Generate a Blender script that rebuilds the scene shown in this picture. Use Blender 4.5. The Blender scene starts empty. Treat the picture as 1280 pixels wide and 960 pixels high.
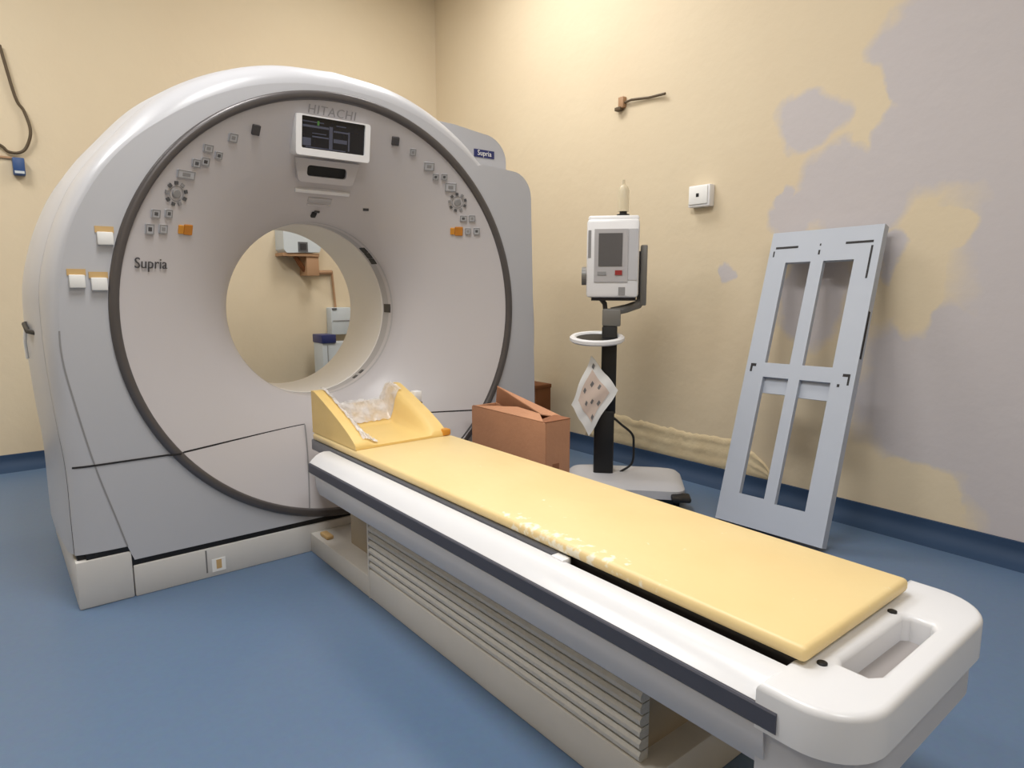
import bpy, bmesh, math, random
from mathutils import Vector, Matrix
random.seed(7)
scene = bpy.context.scene
C = scene.collection
PI = math.pi

# ---------------------------------------------------------------- camera
cam_data = bpy.data.cameras.new('camera')
cam = bpy.data.objects.new('camera', cam_data)
C.objects.link(cam)
scene.camera = cam
cam_data.sensor_width = 36.0
cam_data.lens = 36.0 * 816.0 / 1280.0
cam_data.clip_start = 0.02
fwd = Vector((0.6204, 0.7706, -0.1467)).normalized()
right = fwd.cross(Vector((0, 0, 1))).normalized()
upv = right.cross(fwd)
cm = Matrix((right, upv, -fwd)).transposed().to_4x4()
cm.translation = Vector((0, 0, 1.05))
cam.matrix_world = cm

# ---------------------------------------------------------------- world, lights, exposure
w = bpy.data.worlds.new('world'); scene.world = w
w.use_nodes = True
bg = w.node_tree.nodes['Background']
bg.inputs[0].default_value = (0.9, 0.95, 1.0, 1)
bg.inputs[1].default_value = 0.3
vs = scene.view_settings
vs.view_transform = 'Standard'; vs.look = 'None'; vs.gamma = 1.0; vs.use_curve_mapping = False
vs.exposure = -0.12
CEIL = 3.45
def lamp(name, loc, sx, sy, power, col):
    l = bpy.data.lights.new(name, 'AREA'); l.shape = 'RECTANGLE'
    l.size = sx; l.size_y = sy; l.energy = power; l.color = col
    o = bpy.data.objects.new(name, l); o.location = loc; C.objects.link(o)
    return o
lamp('ceiling_lamp_light', (2.05, 3.1, CEIL - 0.09), 0.58, 1.18, 33, (1.0, 0.985, 0.97))
lamp('ceiling_lamp_light', (0.55, 1.35, CEIL - 0.09), 0.58, 1.18, 50, (1.0, 0.99, 0.98))
lamp('ceiling_lamp_light', (-0.9, 3.1, CEIL - 0.09), 0.58, 1.18, 46, (1.0, 0.99, 0.98))
lamp('ceiling_lamp_light', (0.3, -1.2, CEIL - 0.09), 0.58, 1.18, 36, (1.0, 0.99, 0.98))

# ---------------------------------------------------------------- materials
def lin(c):
    out = []
    for v in c:
        v /= 255.0
        out.append(v / 12.92 if v <= 0.04045 else ((v + 0.055) / 1.055) ** 2.4)
    return (out[0], out[1], out[2], 1.0)
def mat(name, rgb, rough=0.5, metal=0.0, var=0.06, scale=6.0, bump=0.0, bscale=80.0, rgb2=None, alpha=None, emit=None, trans=0.0):
    m = bpy.data.materials.new(name); m.use_nodes = True
    nt = m.node_tree; b = nt.nodes['Principled BSDF']
    tc = nt.nodes.new('ShaderNodeTexCoord')
    n = nt.nodes.new('ShaderNodeTexNoise'); n.inputs['Scale'].default_value = scale; n.inputs['Detail'].default_value = 4
    nt.links.new(tc.outputs['Object'], n.inputs['Vector'])
    mx = nt.nodes.new('ShaderNodeMix'); mx.data_type = 'RGBA'
    a = lin(rgb)
    if rgb2 is None:
        c2 = tuple(max(0, x * (1 - var * 2)) for x in a[:3]) + (1,)
    else:
        c2 = lin(rgb2)
    mx.inputs[6].default_value = a; mx.inputs[7].default_value = c2
    nt.links.new(n.outputs['Fac'], mx.inputs[0])
    nt.links.new(mx.outputs[2], b.inputs['Base Color'])
    b.inputs['Roughness'].default_value = rough
    b.inputs['Metallic'].default_value = metal
    if bump:
        n2 = nt.nodes.new('ShaderNodeTexNoise'); n2.inputs['Scale'].default_value = bscale; n2.inputs['Detail'].default_value = 5
        nt.links.new(tc.outputs['Object'], n2.inputs['Vector'])
        bp = nt.nodes.new('ShaderNodeBump'); bp.inputs['Strength'].default_value = bump; bp.inputs['Distance'].default_value = 0.01
        nt.links.new(n2.outputs['Fac'], bp.inputs['Height']); nt.links.new(bp.outputs['Normal'], b.inputs['Normal'])
    if alpha is not None:
        b.inputs['Alpha'].default_value = alpha
    if trans:
        b.inputs['Transmission Weight'].default_value = trans
    if emit:
        b.inputs['Emission Color'].default_value = lin(emit[0]); b.inputs['Emission Strength'].default_value = emit[1]
    return m

M = {}
M['gantry'] = mat('gantry_plastic', (192, 193, 198), 0.3, var=0.015, scale=3)
M['gantry_inner'] = mat('gantry_flare_plastic', (204, 200, 202), 0.36, var=0.015, scale=3)
M['bore'] = mat('bore_lining', (240, 236, 230), 0.4, var=0.02)
M['bore_band'] = mat('bore_band', (186, 184, 186), 0.35, var=0.02)
M['base'] = mat('plinth_plastic', (208, 206, 203), 0.45, var=0.03, scale=10)
M['black'] = mat('black_plastic', (18, 18, 20), 0.5, var=0.1)
M['seam'] = mat('seam_rubber', (42, 40, 42), 0.7, var=0.1)
M['ring'] = mat('ring_trim', (98, 94, 94), 0.3, metal=0.35, var=0.08, scale=14)
M['white'] = mat('white_plastic', (240, 240, 242), 0.3, var=0.015)
M['rail'] = mat('rail_enamel', (226, 227, 230), 0.25, var=0.015)
M['rail_low'] = mat('rail_flange_plastic', (196, 196, 200), 0.4, var=0.02)
M['strip'] = mat('rail_rubber_strip', (74, 76, 88), 0.5, var=0.08, scale=20)
M['tray'] = mat('cradle_grey', (120, 122, 130), 0.4, var=0.06, scale=20)
M['tray_dark'] = mat('cradle_dark', (38, 34, 34), 0.5, var=0.1)  # on the foot half of the cradle, stands in for shade under the mattress
M['pedestal'] = mat('pedestal_enamel', (212, 208, 201), 0.5, var=0.04, scale=12)
M['rib'] = mat('bellows_vinyl', (206, 203, 196), 0.5, var=0.08, scale=40, bump=0.3, bscale=120)
M['tan'] = mat('tan_panel', (170, 156, 134), 0.6, var=0.08, scale=12)
M['button'] = mat('button_grey', (150, 149, 150), 0.5, var=0.05)
M['button_dark'] = mat('button_dark', (92, 92, 94), 0.5, var=0.08)
M['print'] = mat('print_grey', (120, 118, 118), 0.6, var=0.05)
M['logo'] = mat('logo_grey', (150, 147, 148), 0.5, var=0.05)
M['dark_print'] = mat('dark_print', (74, 72, 74), 0.6, var=0.05)
M['orange'] = mat('orange_button', (222, 152, 52), 0.45, var=0.08, scale=40)
M['amber'] = mat('amber_button', (206, 132, 40), 0.45, var=0.12, scale=60)
M['screen'] = mat('screen_black', (30, 32, 40), 0.15, var=0.15, scale=12)
M['screen_line'] = mat('screen_print', (84, 88, 106), 0.3, var=0.1)
M['green'] = mat('green_print', (80, 130, 70), 0.4)
M['tape'] = mat('tan_tape', (206, 172, 118), 0.6, var=0.06)
M['navy'] = mat('navy_label', (46, 54, 110), 0.4, var=0.06)
M['paper'] = mat('white_paper', (242, 242, 240), 0.7, var=0.02)
M['steel'] = mat('grey_painted_steel', (182, 189, 201), 0.45, var=0.035, scale=5)
M['dark_metal'] = mat('dark_metal', (62, 60, 62), 0.4, metal=0.3, var=0.1)
M['mid_metal'] = mat('grey_metal', (128, 126, 122), 0.4, metal=0.2, var=0.06)
M['clear'] = mat('syringe_plastic', (226, 214, 186), 0.2, var=0.02, alpha=0.55)
M['brown'] = mat('brown_carton', (120, 70, 30), 0.7, var=0.12, scale=8)
M['cardboard'] = mat('cardboard', (208, 152, 116), 0.8, var=0.1, scale=9, bump=0.15, bscale=60)
M['cardboard_in'] = mat('cardboard_inside', (160, 106, 74), 0.85, var=0.1, scale=9)
M['foam'] = mat('yellow_foam_vinyl', (246, 212, 136), 0.45, var=0.05, scale=9, bump=0.15, bscale=30)
M['blue_box'] = mat('blue_box', (42, 78, 132), 0.4, var=0.1, scale=30)
M['cable'] = mat('cable_brown', (92, 76, 54), 0.6, var=0.1)
M['conduit'] = mat('conduit_brown', (176, 138, 104), 0.6, var=0.06)
M['unit_grey'] = mat('unit_grey', (200, 207, 211), 0.5, var=0.03)
M['red'] = mat('red_button', (160, 50, 50), 0.4)
M['pink_print'] = mat('pink_print', (228, 208, 194), 0.7, var=0.06, scale=30)
M['console_screen'] = mat('console_screen', (98, 96, 97), 0.3, var=0.05)
M['well'] = mat('handle_well', (168, 162, 160), 0.5, var=0.03)
M['diffuser'] = mat('lamp_diffuser', (250, 250, 250), 0.5, emit=((255, 252, 246), 3.0))

# crinkled clear film
def film_mat():
    m = bpy.data.materials.new('clear_film'); m.use_nodes = True
    nt = m.node_tree; b = nt.nodes['Principled BSDF']
    tc = nt.nodes.new('ShaderNodeTexCoord')
    n = nt.nodes.new('ShaderNodeTexNoise'); n.inputs['Scale'].default_value = 22; n.inputs['Detail'].default_value = 2
    nt.links.new(tc.outputs['Object'], n.inputs['Vector'])
    r = nt.nodes.new('ShaderNodeMapRange'); r.inputs[1].default_value = 0.35; r.inputs[2].default_value = 0.65
    r.inputs[3].default_value = 0.45; r.inputs[4].default_value = 0.85
    nt.links.new(n.outputs['Fac'], r.inputs[0]); nt.links.new(r.outputs[0], b.inputs['Alpha'])
    b.inputs['Base Color'].default_value = lin((236, 232, 230)); b.inputs['Roughness'].default_value = 0.2
    bp = nt.nodes.new('ShaderNodeBump'); bp.inputs['Strength'].default_value = 0.7; bp.inputs['Distance'].default_value = 0.02
    nt.links.new(n.outputs['Fac'], bp.inputs['Height']); nt.links.new(bp.outputs['Normal'], b.inputs['Normal'])
    return m
M['film'] = film_mat()

# yellow mattress vinyl with white plaster dust near its near edge
def mattress_mat():
    m = bpy.data.materials.new('yellow_mattress_vinyl'); m.use_nodes = True
    nt = m.node_tree; b = nt.nodes['Principled BSDF']; L = nt.links.new
    tc = nt.nodes.new('ShaderNodeTexCoord')
    n = nt.nodes.new('ShaderNodeTexNoise'); n.inputs['Scale'].default_value = 5; n.inputs['Detail'].default_value = 5
    L(tc.outputs['Object'], n.inputs['Vector'])
    mx = nt.nodes.new('ShaderNodeMix'); mx.data_type = 'RGBA'
    mx.inputs[6].default_value = lin((238, 216, 160)); mx.inputs[7].default_value = lin((234, 204, 144))
    L(n.outputs['Fac'], mx.inputs[0])
    d = nt.nodes.new('ShaderNodeTexNoise'); d.inputs['Scale'].default_value = 46; d.inputs['Detail'].default_value = 6
    L(tc.outputs['Object'], d.inputs['Vector'])
    mr = nt.nodes.new('ShaderNodeMapRange'); mr.inputs[1].default_value = 0.70; mr.inputs[2].default_value = 0.80
    L(d.outputs['Fac'], mr.inputs[0])
    mx2 = nt.nodes.new('ShaderNodeMix'); mx2.data_type = 'RGBA'
    mx2.inputs[7].default_value = lin((246, 238, 214))
    sb = nt.nodes.new('ShaderNodeVectorMath'); sb.operation = 'SUBTRACT'; sb.inputs[1].default_value = (-0.19, -0.40, 0.03)
    L(tc.outputs['Object'], sb.inputs[0])
    ml = nt.nodes.new('ShaderNodeVectorMath'); ml.operation = 'MULTIPLY'; ml.inputs[1].default_value = (1/0.06, 1/0.34, 0)
    L(sb.outputs[0], ml.inputs[0])
    ln = nt.nodes.new('ShaderNodeVectorMath'); ln.operation = 'LENGTH'; L(ml.outputs[0], ln.inputs[0])
    pr = nt.nodes.new('ShaderNodeMapRange'); pr.inputs[1].default_value = 1.0; pr.inputs[2].default_value = 0.3; pr.inputs[3].default_value = 0.0; pr.inputs[4].default_value = 0.22
    L(ln.outputs['Value'], pr.inputs[0])
    ad = nt.nodes.new('ShaderNodeMath'); ad.operation = 'ADD'; L(d.outputs['Fac'], ad.inputs[0]); L(pr.outputs[0], ad.inputs[1]); L(ad.outputs[0], mr.inputs[0])
    L(mr.outputs[0], mx2.inputs[0]); L(mx.outputs[2], mx2.inputs[6]); L(mx2.outputs[2], b.inputs['Base Color'])
    b.inputs['Roughness'].default_value = 0.42
    bp = nt.nodes.new('ShaderNodeBump'); bp.inputs['Strength'].default_value = 0.25; bp.inputs['Distance'].default_value = 0.02
    n3 = nt.nodes.new('ShaderNodeTexNoise'); n3.inputs['Scale'].default_value = 7; n3.inputs['Detail'].default_value = 3
    L(tc.outputs['Object'], n3.inputs['Vector']); L(n3.outputs['Fac'], bp.inputs['Height']); L(bp.outputs['Normal'], b.inputs['Normal'])
    return m
M['mattress'] = mattress_mat()

# cream wall; the right one carries grey filler patches with a shape of their own
def wall_mat(name, patches=(), holes=()):
    m = bpy.data.materials.new(name); m.use_nodes = True
    nt = m.node_tree; b = nt.nodes['Principled BSDF']; L = nt.links.new
    tc = nt.nodes.new('ShaderNodeTexCoord')
    n = nt.nodes.new('ShaderNodeTexNoise'); n.inputs['Scale'].default_value = 1.6; n.inputs['Detail'].default_value = 5
    L(tc.outputs['Object'], n.inputs['Vector'])
    mx = nt.nodes.new('ShaderNodeMix'); mx.data_type = 'RGBA'
    mx.inputs[6].default_value = lin((222, 208, 180)); mx.inputs[7].default_value = lin((214, 196, 167))
    L(n.outputs['Fac'], mx.inputs[0])
    out = mx.outputs[2]
    if patches:
        dn = nt.nodes.new('ShaderNodeTexNoise'); dn.inputs['Scale'].default_value = 5.5; dn.inputs['Detail'].default_value = 8
        L(tc.outputs['Object'], dn.inputs['Vector'])
        sub = nt.nodes.new('ShaderNodeVectorMath'); sub.operation = 'SUBTRACT'; sub.inputs[1].default_value = (0.5, 0.5, 0.5)
        L(dn.outputs['Color'], sub.inputs[0])
        sc = nt.nodes.new('ShaderNodeVectorMath'); sc.operation = 'SCALE'; sc.inputs['Scale'].default_value = 0.22
        L(sub.outputs[0], sc.inputs[0])
        ad = nt.nodes.new('ShaderNodeVectorMath'); ad.operation = 'ADD'
        L(tc.outputs['Object'], ad.inputs[0]); L(sc.outputs[0], ad.inputs[1])
        def blob(cy, cz, ry, rz):
            s = nt.nodes.new('ShaderNodeVectorMath'); s.operation = 'SUBTRACT'; s.inputs[1].default_value = (3.0, cy, cz)
            L(ad.outputs[0], s.inputs[0])
            q = nt.nodes.new('ShaderNodeVectorMath'); q.operation = 'MULTIPLY'; q.inputs[1].default_value = (0, 1 / ry, 1 / rz)
            L(s.outputs[0], q.inputs[0])
            ln = nt.nodes.new('ShaderNodeVectorMath'); ln.operation = 'LENGTH'; L(q.outputs[0], ln.inputs[0])
            r = nt.nodes.new('ShaderNodeMapRange'); r.inputs[1].default_value = 1.16; r.inputs[2].default_value = 0.90
            L(ln.outputs['Value'], r.inputs[0]); return r.outputs[0]
        def comb(vals, op):
            cur = vals[0]
            for v in vals[1:]:
                k = nt.nodes.new('ShaderNodeMath'); k.operation = op; L(cur, k.inputs[0]); L(v, k.inputs[1]); cur = k.outputs[0]
            return cur
        pos = comb([blob(*p) for p in patches], 'MAXIMUM')
        neg = comb([blob(*p) for p in holes], 'MAXIMUM')
        k = nt.nodes.new('ShaderNodeMath'); k.operation = 'SUBTRACT'; k.use_clamp = True; L(pos, k.inputs[0]); L(neg, k.inputs[1])
        k2 = nt.nodes.new('ShaderNodeMath'); k2.operation = 'MULTIPLY'; L(k.outputs[0], k2.inputs[0]); k2.inputs[1].default_value = 0.9
        m2 = nt.nodes.new('ShaderNodeMix'); m2.data_type = 'RGBA'
        L(k2.outputs[0], m2.inputs[0]); L(out, m2.inputs[6]); m2.inputs[7].default_value = lin((194, 189, 193))
        out = m2.outputs[2]
    L(out, b.inputs['Base Color'])
    b.inputs['Roughness'].default_value = 0.75
    n2 = nt.nodes.new('ShaderNodeTexNoise'); n2.inputs['Scale'].default_value = 14; n2.inputs['Detail'].default_value = 6
    L(tc.outputs['Object'], n2.inputs['Vector'])
    bp = nt.nodes.new('ShaderNodeBump'); bp.inputs['Strength'].default_value = 0.12; bp.inputs['Distance'].default_value = 0.02
    L(n2.outputs['Fac'], bp.inputs['Height']); L(bp.outputs['Normal'], b.inputs['Normal'])
    return m
M['wall'] = wall_mat('cream_wall_paint')
M['wall_patched'] = wall_mat('cream_wall_paint_with_filler',
    patches=[(1.57, 1.80, 0.16, 0.13), (1.36, 1.47, 0.24, 0.20), (1.60, 1.38, 0.12, 0.12), (1.0, 1.66, 0.32, 0.22), (0.45, 1.30, 0.47, 1.05),
             (1.12, 1.98, 0.20, 0.22), (0.93, 0.62, 0.36, 0.36), (0.6, 2.0, 0.6, 0.5), (0.50, 0.40, 0.36, 0.45),
             (1.668, 1.494, 0.05, 0.055), (1.966, 1.14, 0.045, 0.055), (1.17, 1.18, 0.07, 0.12), (1.50, 1.02, 0.16, 0.24)],
    holes=[(0.99, 1.27, 0.10, 0.09), (1.07, 1.05, 0.085, 0.20), (1.0, 0.20, 0.16, 0.11), (1.32, 1.80, 0.07, 0.16)])
M['plaster'] = mat('rough_plaster', (232, 216, 180), 0.85, rgb2=(212, 190, 150), scale=11, bump=0.5, bscale=22)

# blue vinyl floor
def floor_mat():
    m = bpy.data.materials.new('blue_vinyl_floor'); m.use_nodes = True
    nt = m.node_tree; b = nt.nodes['Principled BSDF']; L = nt.links.new
    tc = nt.nodes.new('ShaderNodeTexCoord')
    n = nt.nodes.new('ShaderNodeTexNoise'); n.inputs['Scale'].default_value = 1.3; n.inputs['Detail'].default_value = 6
    L(tc.outputs['Object'], n.inputs['Vector'])
    n2 = nt.nodes.new('ShaderNodeTexNoise'); n2.inputs['Scale'].default_value = 60; n2.inputs['Detail'].default_value = 3
    L(tc.outputs['Object'], n2.inputs['Vector'])
    mx = nt.nodes.new('ShaderNodeMix'); mx.data_type = 'RGBA'
    mx.inputs[6].default_value = lin((90, 118, 152)); mx.inputs[7].default_value = lin((104, 124, 150))
    L(n.outputs['Fac'], mx.inputs[0])
    mx2 = nt.nodes.new('ShaderNodeMix'); mx2.data_type = 'RGBA'; mx2.blend_type = 'MULTIPLY'; mx2.inputs[0].default_value = 0.18
    L(mx.outputs[2], mx2.inputs[6]); L(n2.outputs['Color'], mx2.inputs[7]); L(mx2.outputs[2], b.inputs['Base Color'])
    b.inputs['Roughness'].default_value = 0.38
    return m
M['floor'] = floor_mat()
M['skirt'] = mat('navy_vinyl_skirting', (40, 66, 98), 0.7, var=0.08, scale=5)
M['ceiling'] = mat('ceiling_white', (240, 238, 232), 0.9, var=0.02)

# ---------------------------------------------------------------- helpers
def new_bm(): return bmesh.new()
def ident(): return Matrix.Identity(4)
def add_box(bm, lo, hi, bevel=0.0, seg=2, mtx=None):
    x0, y0, z0 = lo; x1, y1, z1 = hi
    vs_ = [bm.verts.new(p) for p in ((x0,y0,z0),(x1,y0,z0),(x1,y1,z0),(x0,y1,z0),(x0,y0,z1),(x1,y0,z1),(x1,y1,z1),(x0,y1,z1))]
    fs = [bm.faces.new([vs_[i] for i in f]) for f in ((0,3,2,1),(4,5,6,7),(0,1,5,4),(1,2,6,5),(2,3,7,6),(3,0,4,7))]
    vv = vs_
    if bevel > 0:
        es = list({e for f in fs for e in f.edges})
        r = bmesh.ops.bevel(bm, geom=es, offset=bevel, segments=seg, affect='EDGES', profile=0.5)
        vv = list({v for v in r['verts']} | {v for f in r['faces'] for v in f.verts} | {v for v in vs_ if v.is_valid})
    if mtx is not None:
        bmesh.ops.transform(bm, matrix=mtx, verts=[v for v in vv if v.is_valid])
    return bm
def add_prism(bm, poly, axis, a, b, mtx=None):
    """extrude a 2-D polygon. axis 'y': poly=(x,z); 'z': poly=(x,y); 'x': poly=(y,z)"""
    def P(p, t):
        if axis == 'y': return (p[0], t, p[1])
        if axis == 'z': return (p[0], p[1], t)
        return (t, p[0], p[1])
    v0 = [bm.verts.new(P(p, a)) for p in poly]; v1 = [bm.verts.new(P(p, b)) for p in poly]
    n = len(poly)
    for i in range(n):
        bm.faces.new((v0[i], v0[(i+1) % n], v1[(i+1) % n], v1[i]))
    bm.faces.new(v0[::-1]); bm.faces.new(v1)
    if mtx is not None: bmesh.ops.transform(bm, matrix=mtx, verts=v0 + v1)
    return bm
def add_plate(bm, outer, inners, axis, a, b, mtx=None):
    """flat plate with holes extruded from a to b"""
    def P(p, t):
        if axis == 'y': return (p[0], t, p[1])
        if axis == 'z': return (p[0], p[1], t)
        return (t, p[0], p[1])
    layers = []
    allv = []
    for t in (a, b):
        loops = []
        edges = []
        for lp in [outer] + list(inners):
            vv = [bm.verts.new(P(p, t)) for p in lp]
            edges += [bm.edges.new((vv[i], vv[(i+1) % len(vv)])) for i in range(len(vv))]
            loops.append(vv); allv += vv
        bmesh.ops.triangle_fill(bm, edges=edges, use_beauty=True)
        layers.append(loops)
    for l0, l1 in zip(*layers):
        n = len(l0)
        for i in range(n):
            bm.faces.new((l0[i], l0[(i+1) % n], l1[(i+1) % n], l1[i]))
    bmesh.ops.recalc_face_normals(bm, faces=bm.faces[:])
    if mtx is not None: bmesh.ops.transform(bm, matrix=mtx, verts=allv)
    return bm
def add_loft(bm, rows, close_u=False):
    """rows: list of equal-length point lists"""
    vr = [[bm.verts.new(p) for p in r] for r in rows]
    for a, b in zip(vr[:-1], vr[1:]):
        n = len(a)
        for i in range(n if close_u else n - 1):
            j = (i + 1) % n
            try: bm.faces.new((a[i], a[j], b[j], b[i]))
            except ValueError: pass
    return vr
def add_lathe_y(bm, prof, cx, cz, seg=96, a0=0, a1=2*PI):
    """revolve (r, y) about the Y axis through (cx, cz)"""
    full = abs(a1 - a0 - 2*PI) < 1e-6
    n = seg if full else seg + 1
    rows = []
    for r, y in prof:
        rows.append([(cx + r*math.cos(a0 + (a1-a0)*i/seg), y, cz + r*math.sin(a0 + (a1-a0)*i/seg)) for i in range(n)])
    return add_loft(bm, rows, full)
def add_lathe_z(bm, prof, cx, cy, seg=32, sx=1.0, sy=1.0, cap=True):
    rows = [[(cx + r*sx*math.cos(2*PI*i/seg), cy + r*sy*math.sin(2*PI*i/seg), z) for i in range(seg)] for r, z in prof]
    vr = add_loft(bm, rows, True)
    if cap:
        bm.faces.new(vr[0][::-1]); bm.faces.new(vr[-1])
    return bm
def add_tube(bm, pts, r, seg=8, cap=True):
    pts = [Vector(p) for p in pts]
    rows = []
    prev = None
    for i, p in enumerate(pts):
        t = (pts[min(i+1, len(pts)-1)] - pts[max(i-1, 0)]).normalized()
        if prev is None:
            ref = Vector((0, 0, 1)) if abs(t.z) < 0.9 else Vector((1, 0, 0))
            u = t.cross(ref).normalized()
        else:
            u = (prev - t * prev.dot(t)).normalized()
        v = t.cross(u); prev = u
        rr = r[i] if isinstance(r, (list, tuple)) else r
        rows.append([tuple(p + u*rr*math.cos(2*PI*k/seg) + v*rr*math.sin(2*PI*k/seg)) for k in range(seg)])
    vr = add_loft(bm, rows, True)
    if cap:
        bm.faces.new(vr[0][::-1]); bm.faces.new(vr[-1])
    return bm
def catmull(pts, n):
    """n samples per span through 2-D or 3-D points"""
    P = [Vector(p) for p in pts]; out = []
    for i in range(len(P) - 1):
        p0 = P[i-1] if i > 0 else 2*P[0] - P[1]
        p1, p2 = P[i], P[i+1]
        p3 = P[i+2] if i + 2 < len(P) else 2*P[-1] - P[-2]
        for k in range(n):
            t = k / n
            out.append(0.5 * ((2*p1) + (p2 - p0)*t + (2*p0 - 5*p1 + 4*p2 - p3)*t*t + (3*p1 - p0 - 3*p2 + p3)*t**3))
    out.append(P[-1]); return out
def rrect(x0, y0, x1, y1, r, seg=6):
    out = []
    for cx_, cy_, a in ((x1-r, y1-r, 0), (x0+r, y1-r, PI/2), (x0+r, y0+r, PI), (x1-r, y0+r, 1.5*PI)):
        for k in range(seg + 1):
            t = a + PI/2*k/seg
            out.append((cx_ + r*math.cos(t), cy_ + r*math.sin(t)))
    return out
def obj(name, bm, material, parent=None, origin=None, smooth=True, angle=35, flip=False):
    """link bm (in world coordinates) as one mesh object; its vertices are stored relative to the thing's origin"""
    bmesh.ops.recalc_face_normals(bm, faces=bm.faces[:])
    off = Vector((0, 0, 0))
    if parent is not None:
        root = parent
        while root.parent: root = root.parent
        off = Vector(root['_o'])
    elif origin is not None:
        off = Vector(origin)
    me = bpy.data.meshes.new(name)
    bmesh.ops.translate(bm, vec=-off, verts=bm.verts[:])
    bm.to_mesh(me); bm.free()
    me.materials.append(M[material])
    if smooth:
        for p in me.polygons: p.use_smooth = True
        try: me.set_sharp_from_angle(angle=math.radians(angle))
        except Exception: pass
    o = bpy.data.objects.new(name, me); C.objects.link(o)
    if parent is not None: o.parent = parent
    else:
        o.location = off; o['_o'] = tuple(off)
    return o
def tag(o, label, cat, group=None):
    o['label'] = label; o['category'] = cat
    if group: o['group'] = group
    return o
def thing(name, label, cat, loc):
    o = bpy.data.objects.new(name, None); o.empty_display_size = 0.1
    C.objects.link(o); o.location = loc; o['_o'] = tuple(loc)
    return tag(o, label, cat)
def struct(name, bm, material, label, parent=None, smooth=False):
    o = obj(name, bm, material, parent, smooth=smooth)
    if parent is None:
        o['kind'] = 'structure'; o['label'] = label
    return o
def text_bm(body, size, mtx, depth=0.0008, spacing=1.0):
    """lettering as a mesh, centred, in the local XY plane of mtx"""
    cu = bpy.data.curves.new('lettering', 'FONT'); cu.body = body; cu.size = size
    cu.align_x = 'CENTER'; cu.align_y = 'CENTER'; cu.extrude = depth; cu.space_character = spacing; cu.resolution_u = 3
    to = bpy.data.objects.new('lettering', cu); C.objects.link(to)
    bpy.context.view_layer.update()
    me = bpy.data.meshes.new_from_object(to.evaluated_get(bpy.context.evaluated_depsgraph_get()))
    bm = bmesh.new(); bm.from_mesh(me)
    bpy.data.objects.remove(to); bpy.data.meshes.remove(me); bpy.data.curves.remove(cu)
    bmesh.ops.transform(bm, matrix=mtx, verts=bm.verts[:])
    return bm
def frame(origin, rightv, upv_):
    r = Vector(rightv).normalized(); u = Vector(upv_); u = (u - r*u.dot(r)).normalized(); n = r.cross(u)
    m = Matrix((r, u, n)).transposed().to_4x4(); m.translation = Vector(origin); return m

# ---------------------------------------------------------------- the room
XW, YB, XL, YF = 3.0, 4.7, -2.4, -2.6
bm = new_bm(); add_box(bm, (XL-0.15, YF-0.15, -0.1), (XW+0.15, YB+0.15, 0)); struct('floor', bm, 'floor', 'blue vinyl floor of the scanner room')
bm = new_bm(); add_box(bm, (XW, YF, 0), (XW+0.15, YB, CEIL)); wall_r = struct('wall_right', bm, 'wall_patched', 'cream wall with grey filler patches behind the leaning steel panel')
bm = new_bm(); add_box(bm, (XL-0.15, YB, 0), (XW+0.15, YB+0.15, CEIL)); wall_b = struct('wall_back', bm, 'wall', 'plain cream wall behind the scanner, seen through its bore')
bm = new_bm(); add_box(bm, (XL-0.15, YF, 0), (XL, YB, CEIL)); struct('wall_left', bm, 'wall', 'plain cream wall outside the picture on the left')
bm = new_bm(); add_box(bm, (XL-0.15, YF-0.15, 0), (XW+0.15, YF, CEIL)); struct('wall_front', bm, 'wall', 'plain cream wall behind the viewer')
bm = new_bm(); add_box(bm, (XL-0.15, YF-0.15, CEIL), (XW+0.15, YB+0.15, CEIL+0.12)); struct('ceiling', bm, 'ceiling', 'white ceiling above the scanner')
cove = [(0, 0), (0.085, 0.0)] + [(0.085 - 0.073*math.sin(t*PI/2/6), 0.004 + 0.06*(1-math.cos(t*PI/2/6))) for t in range(1, 7)] + [(0.012, 0.09), (0, 0.09)]
bm = new_bm(); add_prism(bm, [(XW - a, z) for a, z in cove], 'y', YF, YB); struct('baseboard_right', bm, 'skirt', 'dark blue coved vinyl skirting along the patched wall', smooth=True)
bm = new_bm(); add_prism(bm, [(YB - a, z) for a, z in cove], 'x', XL, XW - 0.085); struct('baseboard_back', bm, 'skirt', 'dark blue coved vinyl skirting along the wall behind the scanner', smooth=True)
# rough plaster strip at the foot of the right wall
bm = new_bm(); rows = []
ny, nz = 60, 10
for i in range(ny + 1):
    y = 2.95 - 1.30*i/ny
    top = 0.262 + 0.010*math.sin(y*5.0) + 0.004*math.sin(y*31 + 1) + random.uniform(-0.006, 0.006)
    fade = min(1.0, i/6, (ny - i)/10) 
    top = 0.092 + (top - 0.092)*fade**0.5
    rows.append([(XW - (0.0 if k in (0, nz) else 0.004 + 0.004*random.random() + (0.004 if k in (nz-1, 5) else 0)), y, 0.088 + (top - 0.088)*k/nz) for k in range(nz + 1)])
add_loft(bm, rows); o = obj('plaster_strip', bm, 'plaster', smooth=True, angle=60); o.parent = wall_r
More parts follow.
